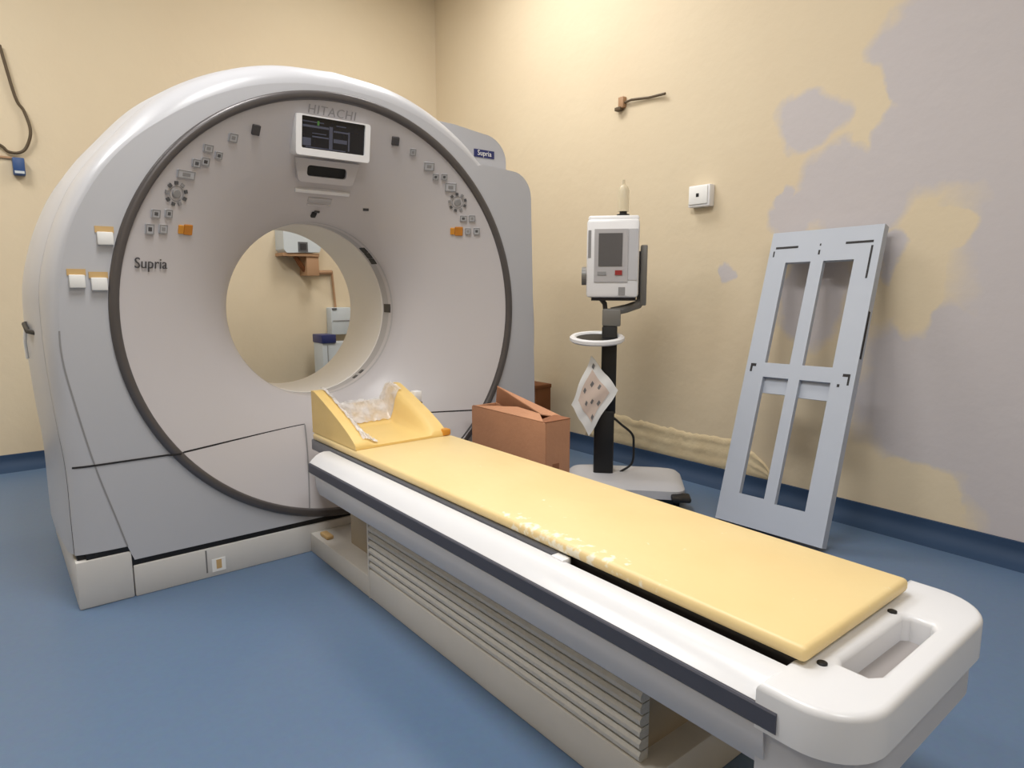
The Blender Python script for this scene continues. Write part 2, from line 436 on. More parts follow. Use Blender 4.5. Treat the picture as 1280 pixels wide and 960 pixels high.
# lamps in the ceiling (the room's own light)
for i, (lx, ly) in enumerate(((2.05, 3.1), (0.55, 1.35), (-0.9, 3.1), (0.3, -1.2))):
    t = thing('ceiling_lamp', ['flat ceiling lamp over the scanner and the back right corner', 'flat ceiling lamp over the blue floor before the scanner', 'flat ceiling lamp at the back left of the room', 'flat ceiling lamp behind the viewer'][i], 'lamp', (lx, ly, CEIL))
    bm = new_bm(); add_plate(bm, rrect(lx-0.32, ly-0.62, lx+0.32, ly+0.62, 0.01, 2), [rrect(lx-0.295, ly-0.595, lx+0.295, ly+0.595, 0.005, 2)], 'z', CEIL-0.07, CEIL)
    obj('housing', bm, 'white', t, smooth=False)
    bm = new_bm(); add_box(bm, (lx-0.295, ly-0.595, CEIL-0.06), (lx+0.295, ly+0.595, CEIL-0.05)); obj('diffuser', bm, 'diffuser', t, smooth=False)

# ---------------------------------------------------------------- CT gantry
GX, GZ, GY = 1.14, 0.95, 2.45
gantry = thing('ct_gantry', 'large light grey ring-shaped scanner housing with round bore and dark ring trim', 'scanner', (GX, 2.9, 0))
RF = 0.800
prof_pts = [(0.374, 0.375), (0.378, 0.338), (0.391, 0.308), (0.425, 0.262), (0.50, 0.19), (0.58, 0.13), (0.66, 0.08), (0.74, 0.035), (RF, 0.004)]
PROF = [(p[0], p[1]) for p in catmull(prof_pts, 8)]
def flare_d(r):
    if r >= RF: return 0.0
    for (a, da), (b, db) in zip(PROF[:-1], PROF[1:]):
        if a <= r <= b: return da + (db - da)*(r - a)/(b - a)
    return PROF[0][1]
def surf(x, z): return GY + flare_d(math.hypot(x - GX, z - GZ))
def on_flare(x, z, lift=0.0):
    e = 0.012
    dx = (surf(x+e, z) - surf(x-e, z))/(2*e); dz = (surf(x, z+e) - surf(x, z-e))/(2*e)
    n = Vector((dx, -1, dz)).normalized()
    r = Vector((1, dx, 0)).normalized(); u = n.cross(r)
    m = Matrix((r, u, n)).transposed().to_4x4(); m.translation = Vector((x, surf(x, z), z)) + n*lift
    return m
# outlines of the cover, left half, bottom to top: A front edge, B outer shoulder
A = [(0.306,0.184),(0.278,0.30),(0.237,0.469),(0.200,0.672),(0.176,0.851),(0.186,1.02),(0.211,1.162),(0.250,1.276),(0.318,1.395),(0.394,1.49),(0.486,1.572),(0.628,1.668),(0.790,1.742),(0.96,1.785),(1.14,1.80)]
B = [(0.157,0.184),(0.157,0.30),(0.157,0.47),(0.147,0.62),(0.139,0.79),(0.139,0.95),(0.148,1.073),(0.184,1.215),(0.238,1.345),(0.295,1.437),(0.360,1.518),(0.508,1.675),(0.70,1.795),(0.90,1.862),(1.14,1.885)]
def sdepth(z):
    t = min(1.0, max(0.0, (z - 0.5)/0.6)); return 0.022 + 0.118*t*t*(3 - 2*t)
NS = 8
Al = catmull(A, NS); Bl = catmull(B, NS)
def both(half):
    L_ = [(p[0], p[1]) for p in half]
    return L_ + [(2*GX - x, z) for x, z in reversed(L_[:-1])]
Af, Bf = both(Al), both(Bl)
def grow(pts, k):
    out = []
    for x, z in pts:
        v = Vector((x - GX, (z - GZ) if z > GZ else 0.0)); 
        if v.length > 1e-6: v = v.normalized()*k
        out.append((x + v.x, z + v.y))
    return out
# front face: between ring circle and outline A
angs = []
bm = new_bm()
SEG = len(Af)
rows_in = []
for (x, z) in Af:
    a = math.atan2(z - GZ, x - GX); rows_in.append((GX + 0.812*math.cos(a), GY, GZ + 0.812*math.sin(a)))
mids = [[((1-t)*p[0] + t*q[0], GY, (1-t)*p[2] + t*q[1]) for p, q in zip(rows_in, Af)] for t in (0, 0.5, 1.0)]
add_loft(bm, mids)
# strip under the ring, between the two lower corners
xs = [(1-k/40)*0.315 + (k/40)*(2*GX-0.315) for k in range(41)]
xs = [0.323 + (2*GX-0.646)*k/38 for k in range(39)]
lo_row = [(0.306, GY, 0.184)] + [(x, GY, 0.132) for x in xs] + [(2*GX-0.306, GY, 0.184)]
a0 = math.atan2(0.184-GZ, 0.306-GX); a1 = math.atan2(0.184-GZ, GX-0.306)
hi_row = [(GX + 0.812*math.cos(a0+(a1-a0)*k/40), GY, GZ + 0.812*math.sin(a0+(a1-a0)*k/40)) for k in range(41)]
hi_row = [(x, y, max(z, 0.1325)) for x, y, z in hi_row]
add_loft(bm, [lo_row, hi_row])
bmesh.ops.remove_doubles(bm, verts=bm.verts[:], dist=0.0004)
obj('front_cover', bm, 'gantry', gantry)
# rounded shoulder A -> B
bm = new_bm(); rows = []
for k in range(9):
    t = k/8*PI/2
    rows.append([(a[0] + (b[0]-a[0])*math.sin(t), GY + sdepth(b[1])*(1-math.cos(t)), a[1] + (b[1]-a[1])*math.sin(t)) for a, b in zip(Af, Bf)])
add_loft(bm, rows); obj('shoulder_cover', bm, 'gantry', gantry, angle=60)
# seam, side shell and rear
YS = GY + 0.14
seam_y = [GY + sdepth(z) for x, z in Bf]
Bi = grow(Bf, -0.010)
bm = new_bm(); add_loft(bm, [[(x, y-0.002, z) for (x, z), y in zip(Bf, seam_y)], [(x, y-0.002, z) for (x, z), y in zip(Bi, seam_y)], [(x, y+0.014, z) for (x, z), y in zip(Bi, seam_y)]])
obj('shoulder_seam', bm, 'seam', gantry)
bm = new_bm()
add_loft(bm, [[(x, y+0.008, z) for (x, z), y in zip(Bi, seam_y)], [(x, y+0.008, z) for (x, z), y in zip(Bf, seam_y)], [(x, y+0.05, z) for (x, z), y in zip(grow(Bf, 0.012), seam_y)]]
         + [[(x, y, z) for x, z in grow(Bf, k)] for y, k in ((YS+0.2, 0.026), (YS+0.42, 0.026), (YS+0.64, 0.012), (YS+0.74, -0.01), (YS+0.765, -0.035))])
obj('side_shell', bm, 'gantry', gantry, angle=60)
YR = YS + 0.765
bm = new_bm()
Df = grow(Bf, -0.035)
inn = []
for (x, z) in Df:
    a = math.atan2(z - GZ, x - GX); inn.append((GX + 0.60*math.cos(a), YR, GZ + 0.60*math.sin(a)))
add_loft(bm, [inn, [(x, YR, z) for x, z in Df]])
add_box(bm, (0.2, YR-0.02, 0.15), (2.08, YR, 0.38))
obj('rear_cover', bm, 'gantry', gantry)
# flare, ring trim, bore
bm = new_bm(); add_lathe_y(bm, [(r, GY + d) for r, d in PROF], GX, GZ, 128); obj('bore_flare', bm, 'gantry_inner', gantry, angle=70)
bm = new_bm(); add_lathe_y(bm, [(0.797, GY+0.006), (0.798, GY-0.006), (0.804, GY-0.012), (0.822, GY-0.012), (0.828, GY-0.007), (0.829, GY+0.004)], GX, GZ, 160)
obj('ring_trim', bm, 'ring', gantry, angle=50)
bm = new_bm(); add_lathe_y(bm, [(0.380, GY+0.335), (0.376, GY+0.342), (0.376, GY+0.435), (0.380, GY+0.44)], GX, GZ, 96); obj('laser_band', bm, 'bore_band', gantry)
bm = new_bm(); add_lathe_y(bm, [(0.380, GY+0.435), (0.373, GY+0.440), (0.373, GY+0.785), (0.376, GY+0.797), (0.384, GY+0.805), (0.60, YR)], GX, GZ, 96); obj('bore_tube', bm, 'bore', gantry)
def on_bore(deg, y, w_, l_, material, name):
    a = math.radians(deg)
    m = Matrix(((-math.sin(a), 0, -math.cos(a)), (0, 1, 0), (math.cos(a), 0, -math.sin(a)))).to_4x4()
    m.translation = Vector((GX + 0.3755*math.cos(a), y, GZ + 0.3755*math.sin(a)))
    bm = new_bm(); add_box(bm, (-w_/2, -l_/2, -0.002), (w_/2, l_/2, 0.003), mtx=m); obj(name, bm, material, gantry, smooth=False)
for dg in (36, 41, 46): on_bore(dg, GY+0.385, 0.030, 0.05, 'black', 'laser_window')
on_bore(0, GY+0.388, 0.04, 0.06, 'dark_metal', 'laser_window')
for dg in (-52, -58): on_bore(dg, GY+0.395, 0.022, 0.02, 'button_dark', 'laser_window')
# horizontal seam between the upper and lower covers
def ribbon(pts, hgt, material, name, lift=0.0015):
    bm = new_bm(); r0 = []; r1 = []
    for x, z, y in pts:
        r0.append((x, y - lift, z - hgt/2)); r1.append((x, y - lift, z + hgt/2))
    add_loft(bm, [r0, r1]); return obj(name, bm, material, gantry, smooth=False)
for sgn in (-1, 1):
    pts = []
    for k in range(61):
        off = 0.13 + (0.975-0.13)*k/60
        x = GX + sgn*off
        xa = 0.237
        y = surf(x, 0.48)
        r = math.hypot(off, 0.48-GZ)
        if 0.795 < r < 0.83: y = GY - 0.012
        if off > GX - xa:                                  # on the rounded shoulder
            s = min(1.0, (off - (GX-xa))/(GX-xa-(GX-0.161)) if (GX-xa-(GX-0.161)) > 0 else 0)
            s = min(1.0, (off - (GX-0.237))/(0.237-0.161)); y = GY + sdepth(0.48)*(1 - math.sqrt(max(0, 1 - s*s)))
        pts.append((x, 0.478, y))
    ribbon(pts, 0.0065, 'seam', 'cover_seam', 0.002)
# vertical edges of the couch slot
for sgn in (-1, 1):
    bm = new_bm(); rr = []
    for k in range(20):
        z = 0.16 + (0.478-0.16)*k/19; x = GX + sgn*(0.205 - 0.075*k/19)
        rr.append((x, z))
    add_loft(bm, [[(x-0.003, surf(x-0.003, z)-0.003, z) for x, z in rr], [(x+0.003, surf(x+0.003, z)-0.003, z) for x, z in rr]])
    obj('slot_seam', bm, 'button', gantry, smooth=False)
# crease line that runs down the cover on both sides
for sgn in (-1, 1):
    pts = [(GX + sgn*(GX - p[0]), p[1]) for p in Al[:NS*4+4]]
    bm = new_bm(); add_loft(bm, [[(x-0.0025, GY-0.0012, z) for x, z in pts], [(x+0.0025, GY-0.0012, z) for x, z in pts]])
    obj('crease_seam', bm, 'button', gantry, smooth=False)
# plinth
bm = new_bm(); add_box(bm, (0.318, GY, 0), (1.962, GY+0.86, 0.110), 0.004); obj('plinth', bm, 'base', gantry)
for x0, x1 in ((0.156, 0.316), (1.964, 2.124)):
    bm = new_bm(); add_box(bm, (x0, GY, 0), (x1, GY+0.88, 0.164), 0.006); obj('plinth_corner', bm, 'base', gantry)
bm = new_bm(); add_box(bm, (0.20, GY+0.008, 0.100), (2.08, GY+0.84, 0.138)); obj('shadow_gap', bm, 'black', gantry, smooth=False)
for x0, x1 in ((0.163, 0.318), (1.962, 2.117)):
    bm = new_bm(); add_box(bm, (x0, GY+0.020, 0.100), (x1, GY+0.84, 0.190)); add_box(bm, (x0+0.025, GY+0.006, 0.100), (x1-0.002, GY+0.02, 0.183)); obj('shadow_gap', bm, 'black', gantry, smooth=False)
for z in (0.11,):
    bm = new_bm(); add_box(bm, (0.545, GY-0.001, 0.02), (0.55, GY+0.01, 0.105)); obj('plinth_seam', bm, 'print', gantry, smooth=False)
st = None
bm = new_bm(); add_box(bm, (0.565, GY-0.002, 0.018), (0.612, GY+0.002, 0.066)); st = obj('plinth_sticker', bm, 'paper', gantry, smooth=False)
bm = new_bm(); add_box(bm, (0.580, GY-0.003, 0.028), (0.598, GY+0.001, 0.062)); obj('sticker_print', bm, 'tape', st, smooth=False)
# right-hand rear wings, stepped
def arc(r, d0, d1, n=24): return [(GX + r*math.cos(math.radians(d0+(d1-d0)*k/n)), GZ + r*math.sin(math.radians(d0+(d1-d0)*k/n))) for k in range(n+1)]
wing = arc(0.832, 47, -62) + [(1.60, 0.186), (2.122, 0.186), (2.116, 0.57)] + [(2.088 - (1-math.cos(t*PI/16))*0.115, 1.468 + math.sin(t*PI/16)*0.115) for t in range(9)] + [(1.80, 1.594)]
bm = new_bm(); add_plate(bm, wing, [], 'y', GY-0.0015, YR-0.03); obj('side_wing', bm, 'gantry', gantry, angle=30)
wing2 = arc(0.832, 74, 25) + [(1.992, 1.30)] + [(1.992 - (1-math.cos(t*PI/16))*0.13, 1.63 + math.sin(t*PI/16)*0.115) for t in range(9)] + [(1.70, 1.764), (1.42, 1.772)]
bm = new_bm(); add_plate(bm, wing2, [], 'y', GY+0.07, YR-0.05); obj('upper_wing', bm, 'gantry', gantry, angle=30)
bm = new_bm(); add_box(bm, (1.806, GY+0.067, 1.640), (1.920, GY+0.071, 1.674)); bl = obj('name_label', bm, 'navy', gantry, smooth=False)
bm = text_bm('Supria', 0.032, frame((1.863, GY+0.0655, 1.658), (1, 0, 0), (0, 0, 1)), 0.0005); obj('lettering', bm, 'paper', bl, smooth=False)
# paper notes held by tan tape
for nx, nz_, wd in ((0.320, 1.204, 0.044), (0.235, 1.070, 0.042), (0.293, 1.062, 0.044)):
    bm = new_bm(); add_box(bm, (nx-wd/2, GY-0.016, nz_-0.022), (nx+wd/2, GY, nz_+0.018), 0.003); nt_ = obj('cover_clip', bm, 'paper', gantry)
    bm = new_bm(); add_box(bm, (nx-wd/2-0.004, GY-0.003, nz_+0.016), (nx+wd/2+0.004, GY+0.001, nz_+0.036)); obj('tape', bm, 'tape', nt_, smooth=False)
# lettering on the flare
obj('model_lettering', text_bm('Supria', 0.050, on_flare(0.452, 1.128, 0.004)), 'dark_print', gantry, smooth=False)
obj('maker_lettering', text_bm('HITACHI', 0.046, on_flare(1.105, 1.712, 0.012), spacing=1.12), 'logo', gantry, smooth=False)
# control buttons
def button(x, z, w_, h_, material, name='button', parent=gantry, lift=0.006, rnd=0.002):
    bm = new_bm(); add_box(bm, (-w_/2, -h_/2, -0.004), (w_/2, h_/2, lift), rnd, 1, on_flare(x, z)); return obj(name, bm, material, parent)
def outline_button(x, z, w_, h_, mark='button_dark'):
    b_ = button(x, z, w_, h_, 'gantry', 'button')
    m = on_flare(x, z, 0.0064); t = 0.0035
    bm = new_bm(); add_plate(bm, [(-w_/2, -h_/2), (w_/2, -h_/2), (w_/2, h_/2), (-w_/2, h_/2)], [[(-w_/2+t, -h_/2+t), (w_/2-t, -h_/2+t), (w_/2-t, h_/2-t), (-w_/2+t, h_/2-t)]], 'z', 0, 0.0005, m)
    obj('button_rim', bm, 'button', b_, smooth=False)
    bm = new_bm(); add_box(bm, (-w_*0.22, -h_*0.2, 0), (w_*0.22, h_*0.2, 0.0006), mtx=m); obj('button_symbol', bm, mark, b_, smooth=False)
outline_button(0.452, 1.241, 0.030, 0.034, 'dark_print'); outline_button(0.497, 1.245, 0.030, 0.030, 'button')
button(0.560, 1.249, 0.020, 0.030, 'orange', 'orange_button'); button(0.586, 1.250, 0.034, 0.036, 'amber', 'orange_button')
outline_button(0.474, 1.292, 0.030, 0.028); outline_button(0.517, 1.297, 0.026, 0.028)
def dial(cx_, cz_, R_, n_):
    hub = None
    m = on_flare(cx_, cz_)
    bm = new_bm(); add_lathe_z(bm, [(R_*0.34, -0.004), (R_*0.34, 0.004), (R_*0.28, 0.006)], 0, 0, 20); bmesh.ops.transform(bm, matrix=m, verts=bm.verts[:])
    hub = obj('dial', bm, 'button', gantry)
    for k in range(n_):
        a = 2*PI*k/n_ + 0.3
        bm = new_bm(); add_box(bm, (-0.0055, -0.006, -0.003), (0.0055, 0.006, 0.005), mtx=m @ Matrix.Translation((R_*0.78*math.cos(a), R_*0.78*math.sin(a), 0)) @ Matrix.Rotation(a, 4, 'Z'))
        obj('dial_button', bm, 'button_dark' if k % 3 != 1 else 'button', hub, smooth=False)
    bm = new_bm(); rows = []
    for r in (R_*0.52, R_*0.58): rows.append([tuple(m @ Vector((r*math.cos(2*PI*i/24), r*math.sin(2*PI*i/24), 0.003))) for i in range(24)])
    add_loft(bm, rows, True); obj('dial_rim', bm, 'button', hub, smooth=False)
dial(0.545, 1.364, 0.046, 9)
outline_button(0.577, 1.429, 0.064, 0.028, 'button'); outline_button(0.612, 1.470, 0.030, 0.028); outline_button(0.643, 1.480, 0.030, 0.028, 'dark_print')
outline_button(0.652, 1.523, 0.034, 0.026, 'button'); outline_button(0.690, 1.507, 0.026, 0.026); outline_button(0.739, 1.571, 0.032, 0.030, 'button')
button(0.820, 1.610, 0.028, 0.036, 'dark_print', 'dark_button', lift=0.012)
button(1.384, 1.646, 0.030, 0.034, 'dark_print', 'dark_button', lift=0.012)
outline_button(1.466, 1.612, 0.026, 0.028, 'button'); outline_button(1.545, 1.563, 0.044, 0.034, 'button')
outline_button(1.581, 1.524, 0.026, 0.026); outline_button(1.617, 1.526, 0.026, 0.026); outline_button(1.652, 1.486, 0.050, 0.036, 'button')
dial(1.693, 1.425, 0.046, 9)
outline_button(1.728, 1.358, 0.030, 0.026); outline_button(1.764, 1.359, 0.028, 0.028, 'button')
button(1.692, 1.302, 0.020, 0.030, 'orange', 'orange_button'); button(1.718, 1.302, 0.036, 0.040, 'amber', 'orange_button')
outline_button(1.755, 1.303, 0.026, 0.028, 'button'); outline_button(1.791, 1.304, 0.028, 0.030)
bm = new_bm(); add_box(bm, (-0.012, -0.005, 0), (0.012, 0.005, 0.004), mtx=on_flare(1.331, 1.383)); obj('vent_slot', bm, 'dark_print', gantry, smooth=False)
# display at the top of the flare
DM = frame((1.112, 2.472, 1.626), (1, 0, 0), (0, -0.16, 1))
bm = new_bm(); add_plate(bm, rrect(-0.150, -0.084, 0.150, 0.061, 0.010, 3), [rrect(-0.128, -0.058, 0.128, 0.056, 0.003, 1)], 'z', -0.09, 0.004, DM); dh = obj('display_housing', bm, 'white', gantry)
bm = new_bm(); add_box(bm, (-0.128, -0.058, -0.02), (0.128, 0.056, -0.004), mtx=DM); sc_ = obj('display_screen', bm, 'screen', dh, smooth=False)
for (x0, z0, x1, z1) in ((-0.122, 0.018, -0.02, 0.026), (-0.122, 0.036, -0.04, 0.040), (-0.122, -0.048, -0.09, -0.02), (-0.085, -0.016, -0.02, -0.011), (-0.018, -0.052, -0.004, 0.03), (0.0, 0.012, 0.06, 0.018), (0.0, -0.026, 0.055, -0.012), (-0.11, -0.054, 0.05, -0.051), (0.06, -0.05, 0.066, 0.02), (0.01, 0.034, 0.05, 0.038), (-0.085, -0.003, -0.03, 0.0)):
    bm = new_bm(); add_box(bm, (x0, z0, -0.0042), (x1, z1, -0.0034), mtx=DM); obj('screen_mark', bm, 'screen_line', sc_, smooth=False)
bm = new_bm(); add_box(bm, (-0.066, 0.028, -0.0040), (-0.058, 0.044, -0.0030), mtx=DM); obj('screen_mark', bm, 'green', sc_, smooth=False)
NM = frame((1.120, 2.575, 1.500), (1, 0, 0), (0, -0.35, 1))
bm = new_bm(); add_plate(bm, [(-0.135, 0.05), (-0.115, -0.032), (-0.105, -0.040), (0.105, -0.040), (0.115, -0.032), (0.135, 0.05)], [rrect(-0.082, -0.016, 0.082, 0.026, 0.012, 4)], 'z', -0.06, 0.006, NM); nk = obj('display_neck', bm, 'gantry_inner', gantry)
bm = new_bm(); add_box(bm, (-0.085, -0.018, -0.014), (0.085, 0.028, -0.006), mtx=NM); obj('speaker_window', bm, 'black', nk, smooth=False)
bm = new_bm(); add_box(bm, (-0.118, -0.010, -0.05), (0.118, 0.008, 0.016), 0.004, mtx=on_flare(1.128, 1.443)); obj('lamp_ledge', bm, 'white', gantry)
bm = new_bm(); add_box(bm, (-0.052, -0.010, -0.01), (0.052, 0.012, 0.006), 0.003, mtx=on_flare(1.130, 1.408)); obj('camera_window', bm, 'bore_band', gantry)
bm = new_bm(); add_box(bm, (-0.05, -0.007, -0.01), (0.05, -0.001, 0.010), 0.002, mtx=on_flare(1.130, 1.394)); obj('camera_ledge', bm, 'gantry_inner', gantry)
bm = new_bm(); add_box(bm, (-0.012, -0.016, -0.005), (0.008, 0.012, 0.010), 0.003, mtx=on_flare(1.126, 1.357)); mc = obj('microphone', bm, 'black', gantry)
bm = new_bm(); add_box(bm, (-0.004, 0.012, 0.0), (0.018, 0.020, 0.006), mtx=on_flare(1.126, 1.357)); obj('microphone_clip', bm, 'dark_print', mc, smooth=False)
# black hook and cord on the left flank of the shell
bm = new_bm(); add_tube(bm, [(0.120, 2.86, 0.925), (0.105, 2.80, 0.925), (0.108, 2.70, 0.905), (0.132, 2.64, 0.90)], 0.008, 8); hk = obj('flank_hook', bm, 'black', gantry)
bm = new_bm(); add_tube(bm, [(0.110, 2.86, 0.925), (0.104, 2.86, 0.86), (0.106, 2.86, 0.80)], 0.005, 8); obj('flank_cord', bm, 'paper', hk)

# ---------------------------------------------------------------- patient table
TX = 1.14
table = thing('patient_table', 'long white scanner table with dark side strip running up to the bore', 'table', (TX, 1.35, 0))
Y0, Y1 = 0.46, 2.22
def sec(sgn, pts): return [(TX + sgn*s, z) for s, z in pts]
rail_sec = [(0.200, 0.388), (0.200, 0.455), (0.206, 0.460), (0.226, 0.462), (0.243, 0.459), (0.258, 0.4515), (0.272, 0.440), (0.282, 0.430), (0.281, 0.428), (0.281, 0.388)]
strip_sec = [(0.272, 0.386), (0.272, 0.429), (0.286, 0.429), (0.288, 0.426), (0.288, 0.398), (0.285, 0.394), (0.278, 0.393)]
flange_sec = [(0.200, 0.314), (0.200, 0.390), (0.284, 0.393), (0.285, 0.388), (0.282, 0.348), (0.273, 0.324), (0.255, 0.315), (0.235, 0.312)]
for sgn in (-1, 1):
    bm = new_bm(); add_prism(bm, sec(sgn, rail_sec), 'y', Y0, Y1); rl = obj('side_rail', bm, 'rail', table, angle=28)
    bm = new_bm(); add_prism(bm, sec(sgn, strip_sec), 'y', Y0-0.02, Y1-0.003); obj('rail_strip', bm, 'strip', rl, angle=28)
    bm = new_bm(); add_prism(bm, sec(sgn, flange_sec), 'y', Y0-0.0, Y1-0.055); obj('rail_flange', bm, 'rail_low', rl, angle=28)
bm = new_bm(); add_box(bm, (TX-0.205, Y0, 0.316), (TX+0.205, Y1-0.06, 0.418)); obj('table_body', bm, 'tray_dark', table, smooth=False)
bm = new_bm(); add_box(bm, (TX-0.194, 0.99, 0.425), (TX+0.194, 2.42, 0.467), 0.005); obj('cradle', bm, 'tray', table)
bm = new_bm(); add_box(bm, (TX-0.180, 0.465, 0.420), (TX+0.180, 0.985, 0.467), 0.004); obj('cradle_foot_shade', bm, 'tray_dark', table)  # foot half coloured near-black to paint the shadow gap under the mattress overhang
bm = new_bm(); add_box(bm, (TX-0.214, 0.975, 0.445), (TX-0.188, 1.015, 0.4655), 0.004); obj('cradle_clip', bm, 'white', table)
# foot-end handle: rounded end with a finger well
HW, RC = 0.285, 0.095
outer = [(TX-HW, 0.475)] + [(TX-HW+RC*(1-math.cos(t*PI/20)), 0.322+RC-RC*math.sin(t*PI/20)) for t in range(11)] + \
        [(TX+HW-RC*(1-math.cos(t*PI/20)), 0.322+RC-RC*math.sin(t*PI/20)) for t in range(10, -1, -1)] + [(TX+HW, 0.475)]
well = [(TX-0.135, 0.378), (TX-0.118, 0.366), (TX+0.100, 0.366), (TX+0.118, 0.376), (TX+0.118, 0.410), (TX+0.108, 0.420), (TX-0.118, 0.424), (TX-0.135, 0.416)]
bm = new_bm(); add_plate(bm, outer, [well], 'z', 0.388, 0.462)
es = [e for e in bm.edges if len(e.link_faces) == 2 and e.calc_face_angle(0) > 1.0 and all(abs(v.co.z-0.462) < 1e-4 for v in e.verts)]
bmesh.ops.bevel(bm, geom=es, offset=0.012, segments=4, affect='EDGES', profile=0.5)
hd = obj('foot_handle', bm, 'rail', table, angle=40)
bm = new_bm(); add_prism(bm, [(TX + (x-TX)*0.975, 0.475 - (0.475-y)*0.92) for x, y in outer], 'z', 0.314, 0.392); obj('foot_housing', bm, 'rail_low', table, angle=30)
bm = new_bm(); add_box(bm, (TX-0.138, 0.364, 0.389), (TX+0.122, 0.426, 0.412)); obj('handle_well', bm, 'well', hd, smooth=False)
for kx in (-0.160, 0.105):
    bm = new_bm(); add_lathe_z(bm, [(0.008, 0.456), (0.008, 0.4645), (0.006, 0.4655)], TX+kx, 0.4365, 16); obj('handle_screw', bm, 'black', hd)
# pedestal with bellows ribs, plinth and link box to the gantry
bm = new_bm(); add_box(bm, (0.955, 0.78, 0.10), (1.325, 1.930, 0.33)); pd = obj('pedestal', bm, 'tan', table, smooth=False)
bm = new_bm(); add_box(bm, (0.937, 0.72, 0.0), (1.343, 1.940, 0.105), 0.006); obj('pedestal_base', bm, 'pedestal', table)
for k in range(8):
    z = 0.118 + k*0.026
    for sgn in (-1, 1):
        bm = new_bm()
        pr = [(0.175, z-0.012), (0.197, z-0.011), (0.203, z-0.004), (0.203, z+0.004), (0.197, z+0.011), (0.175, z+0.012)]
        add_prism(bm, sec(sgn, pr), 'y', 0.76, 1.936); obj('bellows_rib', bm, 'rib', pd, angle=30)
bm = new_bm(); add_box(bm, (0.937, 1.936, 0.0), (1.343, 1.944, 0.325)); obj('pedestal_end_plate', bm, 'pedestal', table, smooth=False)
bm = new_bm(); add_box(bm, (0.937, 1.945, 0.0), (1.343, 2.449, 0.078), 0.004); lk = obj('link_box', bm, 'pedestal', table)
bm = new_bm(); add_box(bm, (1.02, 1.945, 0.078), (1.26, 2.25, 0.33)); obj('lift_column', bm, 'tan', table, smooth=False)
bm = new_bm(); add_box(bm, (0.955, 2.33, 0.078), (0.985, 2.40, 0.094), 0.006); obj('cable_tie', bm, 'tape', lk)

# mattress
bm = new_bm(); add_box(bm, (TX-0.197, 0.445, 0.468), (TX+0.203, 2.40, 0.496), 0.011, 3)
mt = obj('table_mattress', bm, 'mattress', origin=(TX, 1.42, 0.468)); tag(mt, 'long thin yellow vinyl mattress lying on the scanner table', 'mattress')

# foam headrest wrapped in film
HR = thing('headrest_cushion', 'yellow foam headrest in clear plastic film at the bore end of the mattress', 'cushion', (TX, 2.2, 0.496))
def head_z(u, v):
    """u -1..1 across, v 0..1 from front to back; height above the mattress"""
    side = max(0.0, (abs(u) - 0.52)/0.48); side = min(1.0, side*2.1)
    wing_ = 0.012 + 0.150*min(1.0, v*1.08)**0.78
    back = 0.0
    if v > 0.72: back = min(1.0, (v-0.72)/0.20)
    basin = 0.008 + 0.014*v + 0.075*back
    return basin + (wing_ - basin)*(side*side*(3-2*side))
NU, NV = 36, 30
HX0, HX1, HY0, HY1, HZ = 0.948, 1.318, 2.030, 2.405, 0.4965
bm = new_bm(); rows = []
for j in range(NV+1):
    v = j/NV; rows.append([(HX0 + (HX1-HX0)*(i/NU), HY0 + (HY1-HY0)*v, HZ + head_z(-1 + 2*i/NU, v)) for i in range(NU+1)])
vr = add_loft(bm, rows)
bot = [[bm.verts.new((q.co.x, q.co.y, HZ)) for q in r] for r in (vr[0], vr[-1])]
bl_ = [[bm.verts.new((r[k].co.x, r[k].co.y, HZ)) for r in vr[1:-1]] for k in (0, -1)]
for r, b_ in ((vr[0], bot[0]), (vr[-1], bot[1])):
    for i in range(NU): bm.faces.new((r[i], r[i+1], b_[i+1], b_[i]))
for kk, k in ((0, 0), (1, -1)):
    col = [r[k] for r in vr]; bb = [bot[0][k]] + bl_[kk] + [bot[1][k]]
    for i in range(NV): bm.faces.new((col[i], col[i+1], bb[i+1], bb[i]))
obj('foam_body', bm, 'foam', HR, angle=60)
# film draped over the left wing and back of the headrest
bm = new_bm(); rows = []
for j in range(26):
    v = 0.05 + 0.97*j/25; r = []
    for i in range(14):
        u = -0.80 + (0.30 + 0.28*v)*i/13
        r.append((HX0 + (HX1-HX0)*(u+1)/2, HY0 + (HY1-HY0)*min(v, 1.0), HZ + head_z(u, min(v, 1)) + 0.004 + 0.007*random.random()))
    rows.append(r)
add_loft(bm, rows); obj('plastic_film', bm, 'film', HR, angle=20)
bm = new_bm(); rows = []
for j in range(8):
    v = 0.74 + 0.26*j/7; r = []
    for i in range(30):
        u = -0.80 + 1.62*i/29
        r.append((HX0 + (HX1-HX0)*(u+1)/2, HY0 + (HY1-HY0)*v, HZ + head_z(u, v) + 0.004 + 0.008*random.random()))
    rows.append(r)
add_loft(bm, rows); obj('plastic_film', bm, 'film', HR, angle=20)
bm = new_bm(); add_box(bm, (1.300, 2.025, 0.497), (1.335, 2.06, 0.522), 0.006); obj('corner_tab', bm, 'orange', HR)
bm = new_bm(); add_box(bm, (1.3185, 2.21, 0.50), (1.323, 2.26, 0.60)); sp = obj('strap', bm, 'seam', HR, smooth=False)
bm = new_bm(); add_box(bm, (1.318, 2.26, 0.585), (1.352, 2.295, 0.635), 0.004); obj('strap_buckle', bm, 'white', sp)

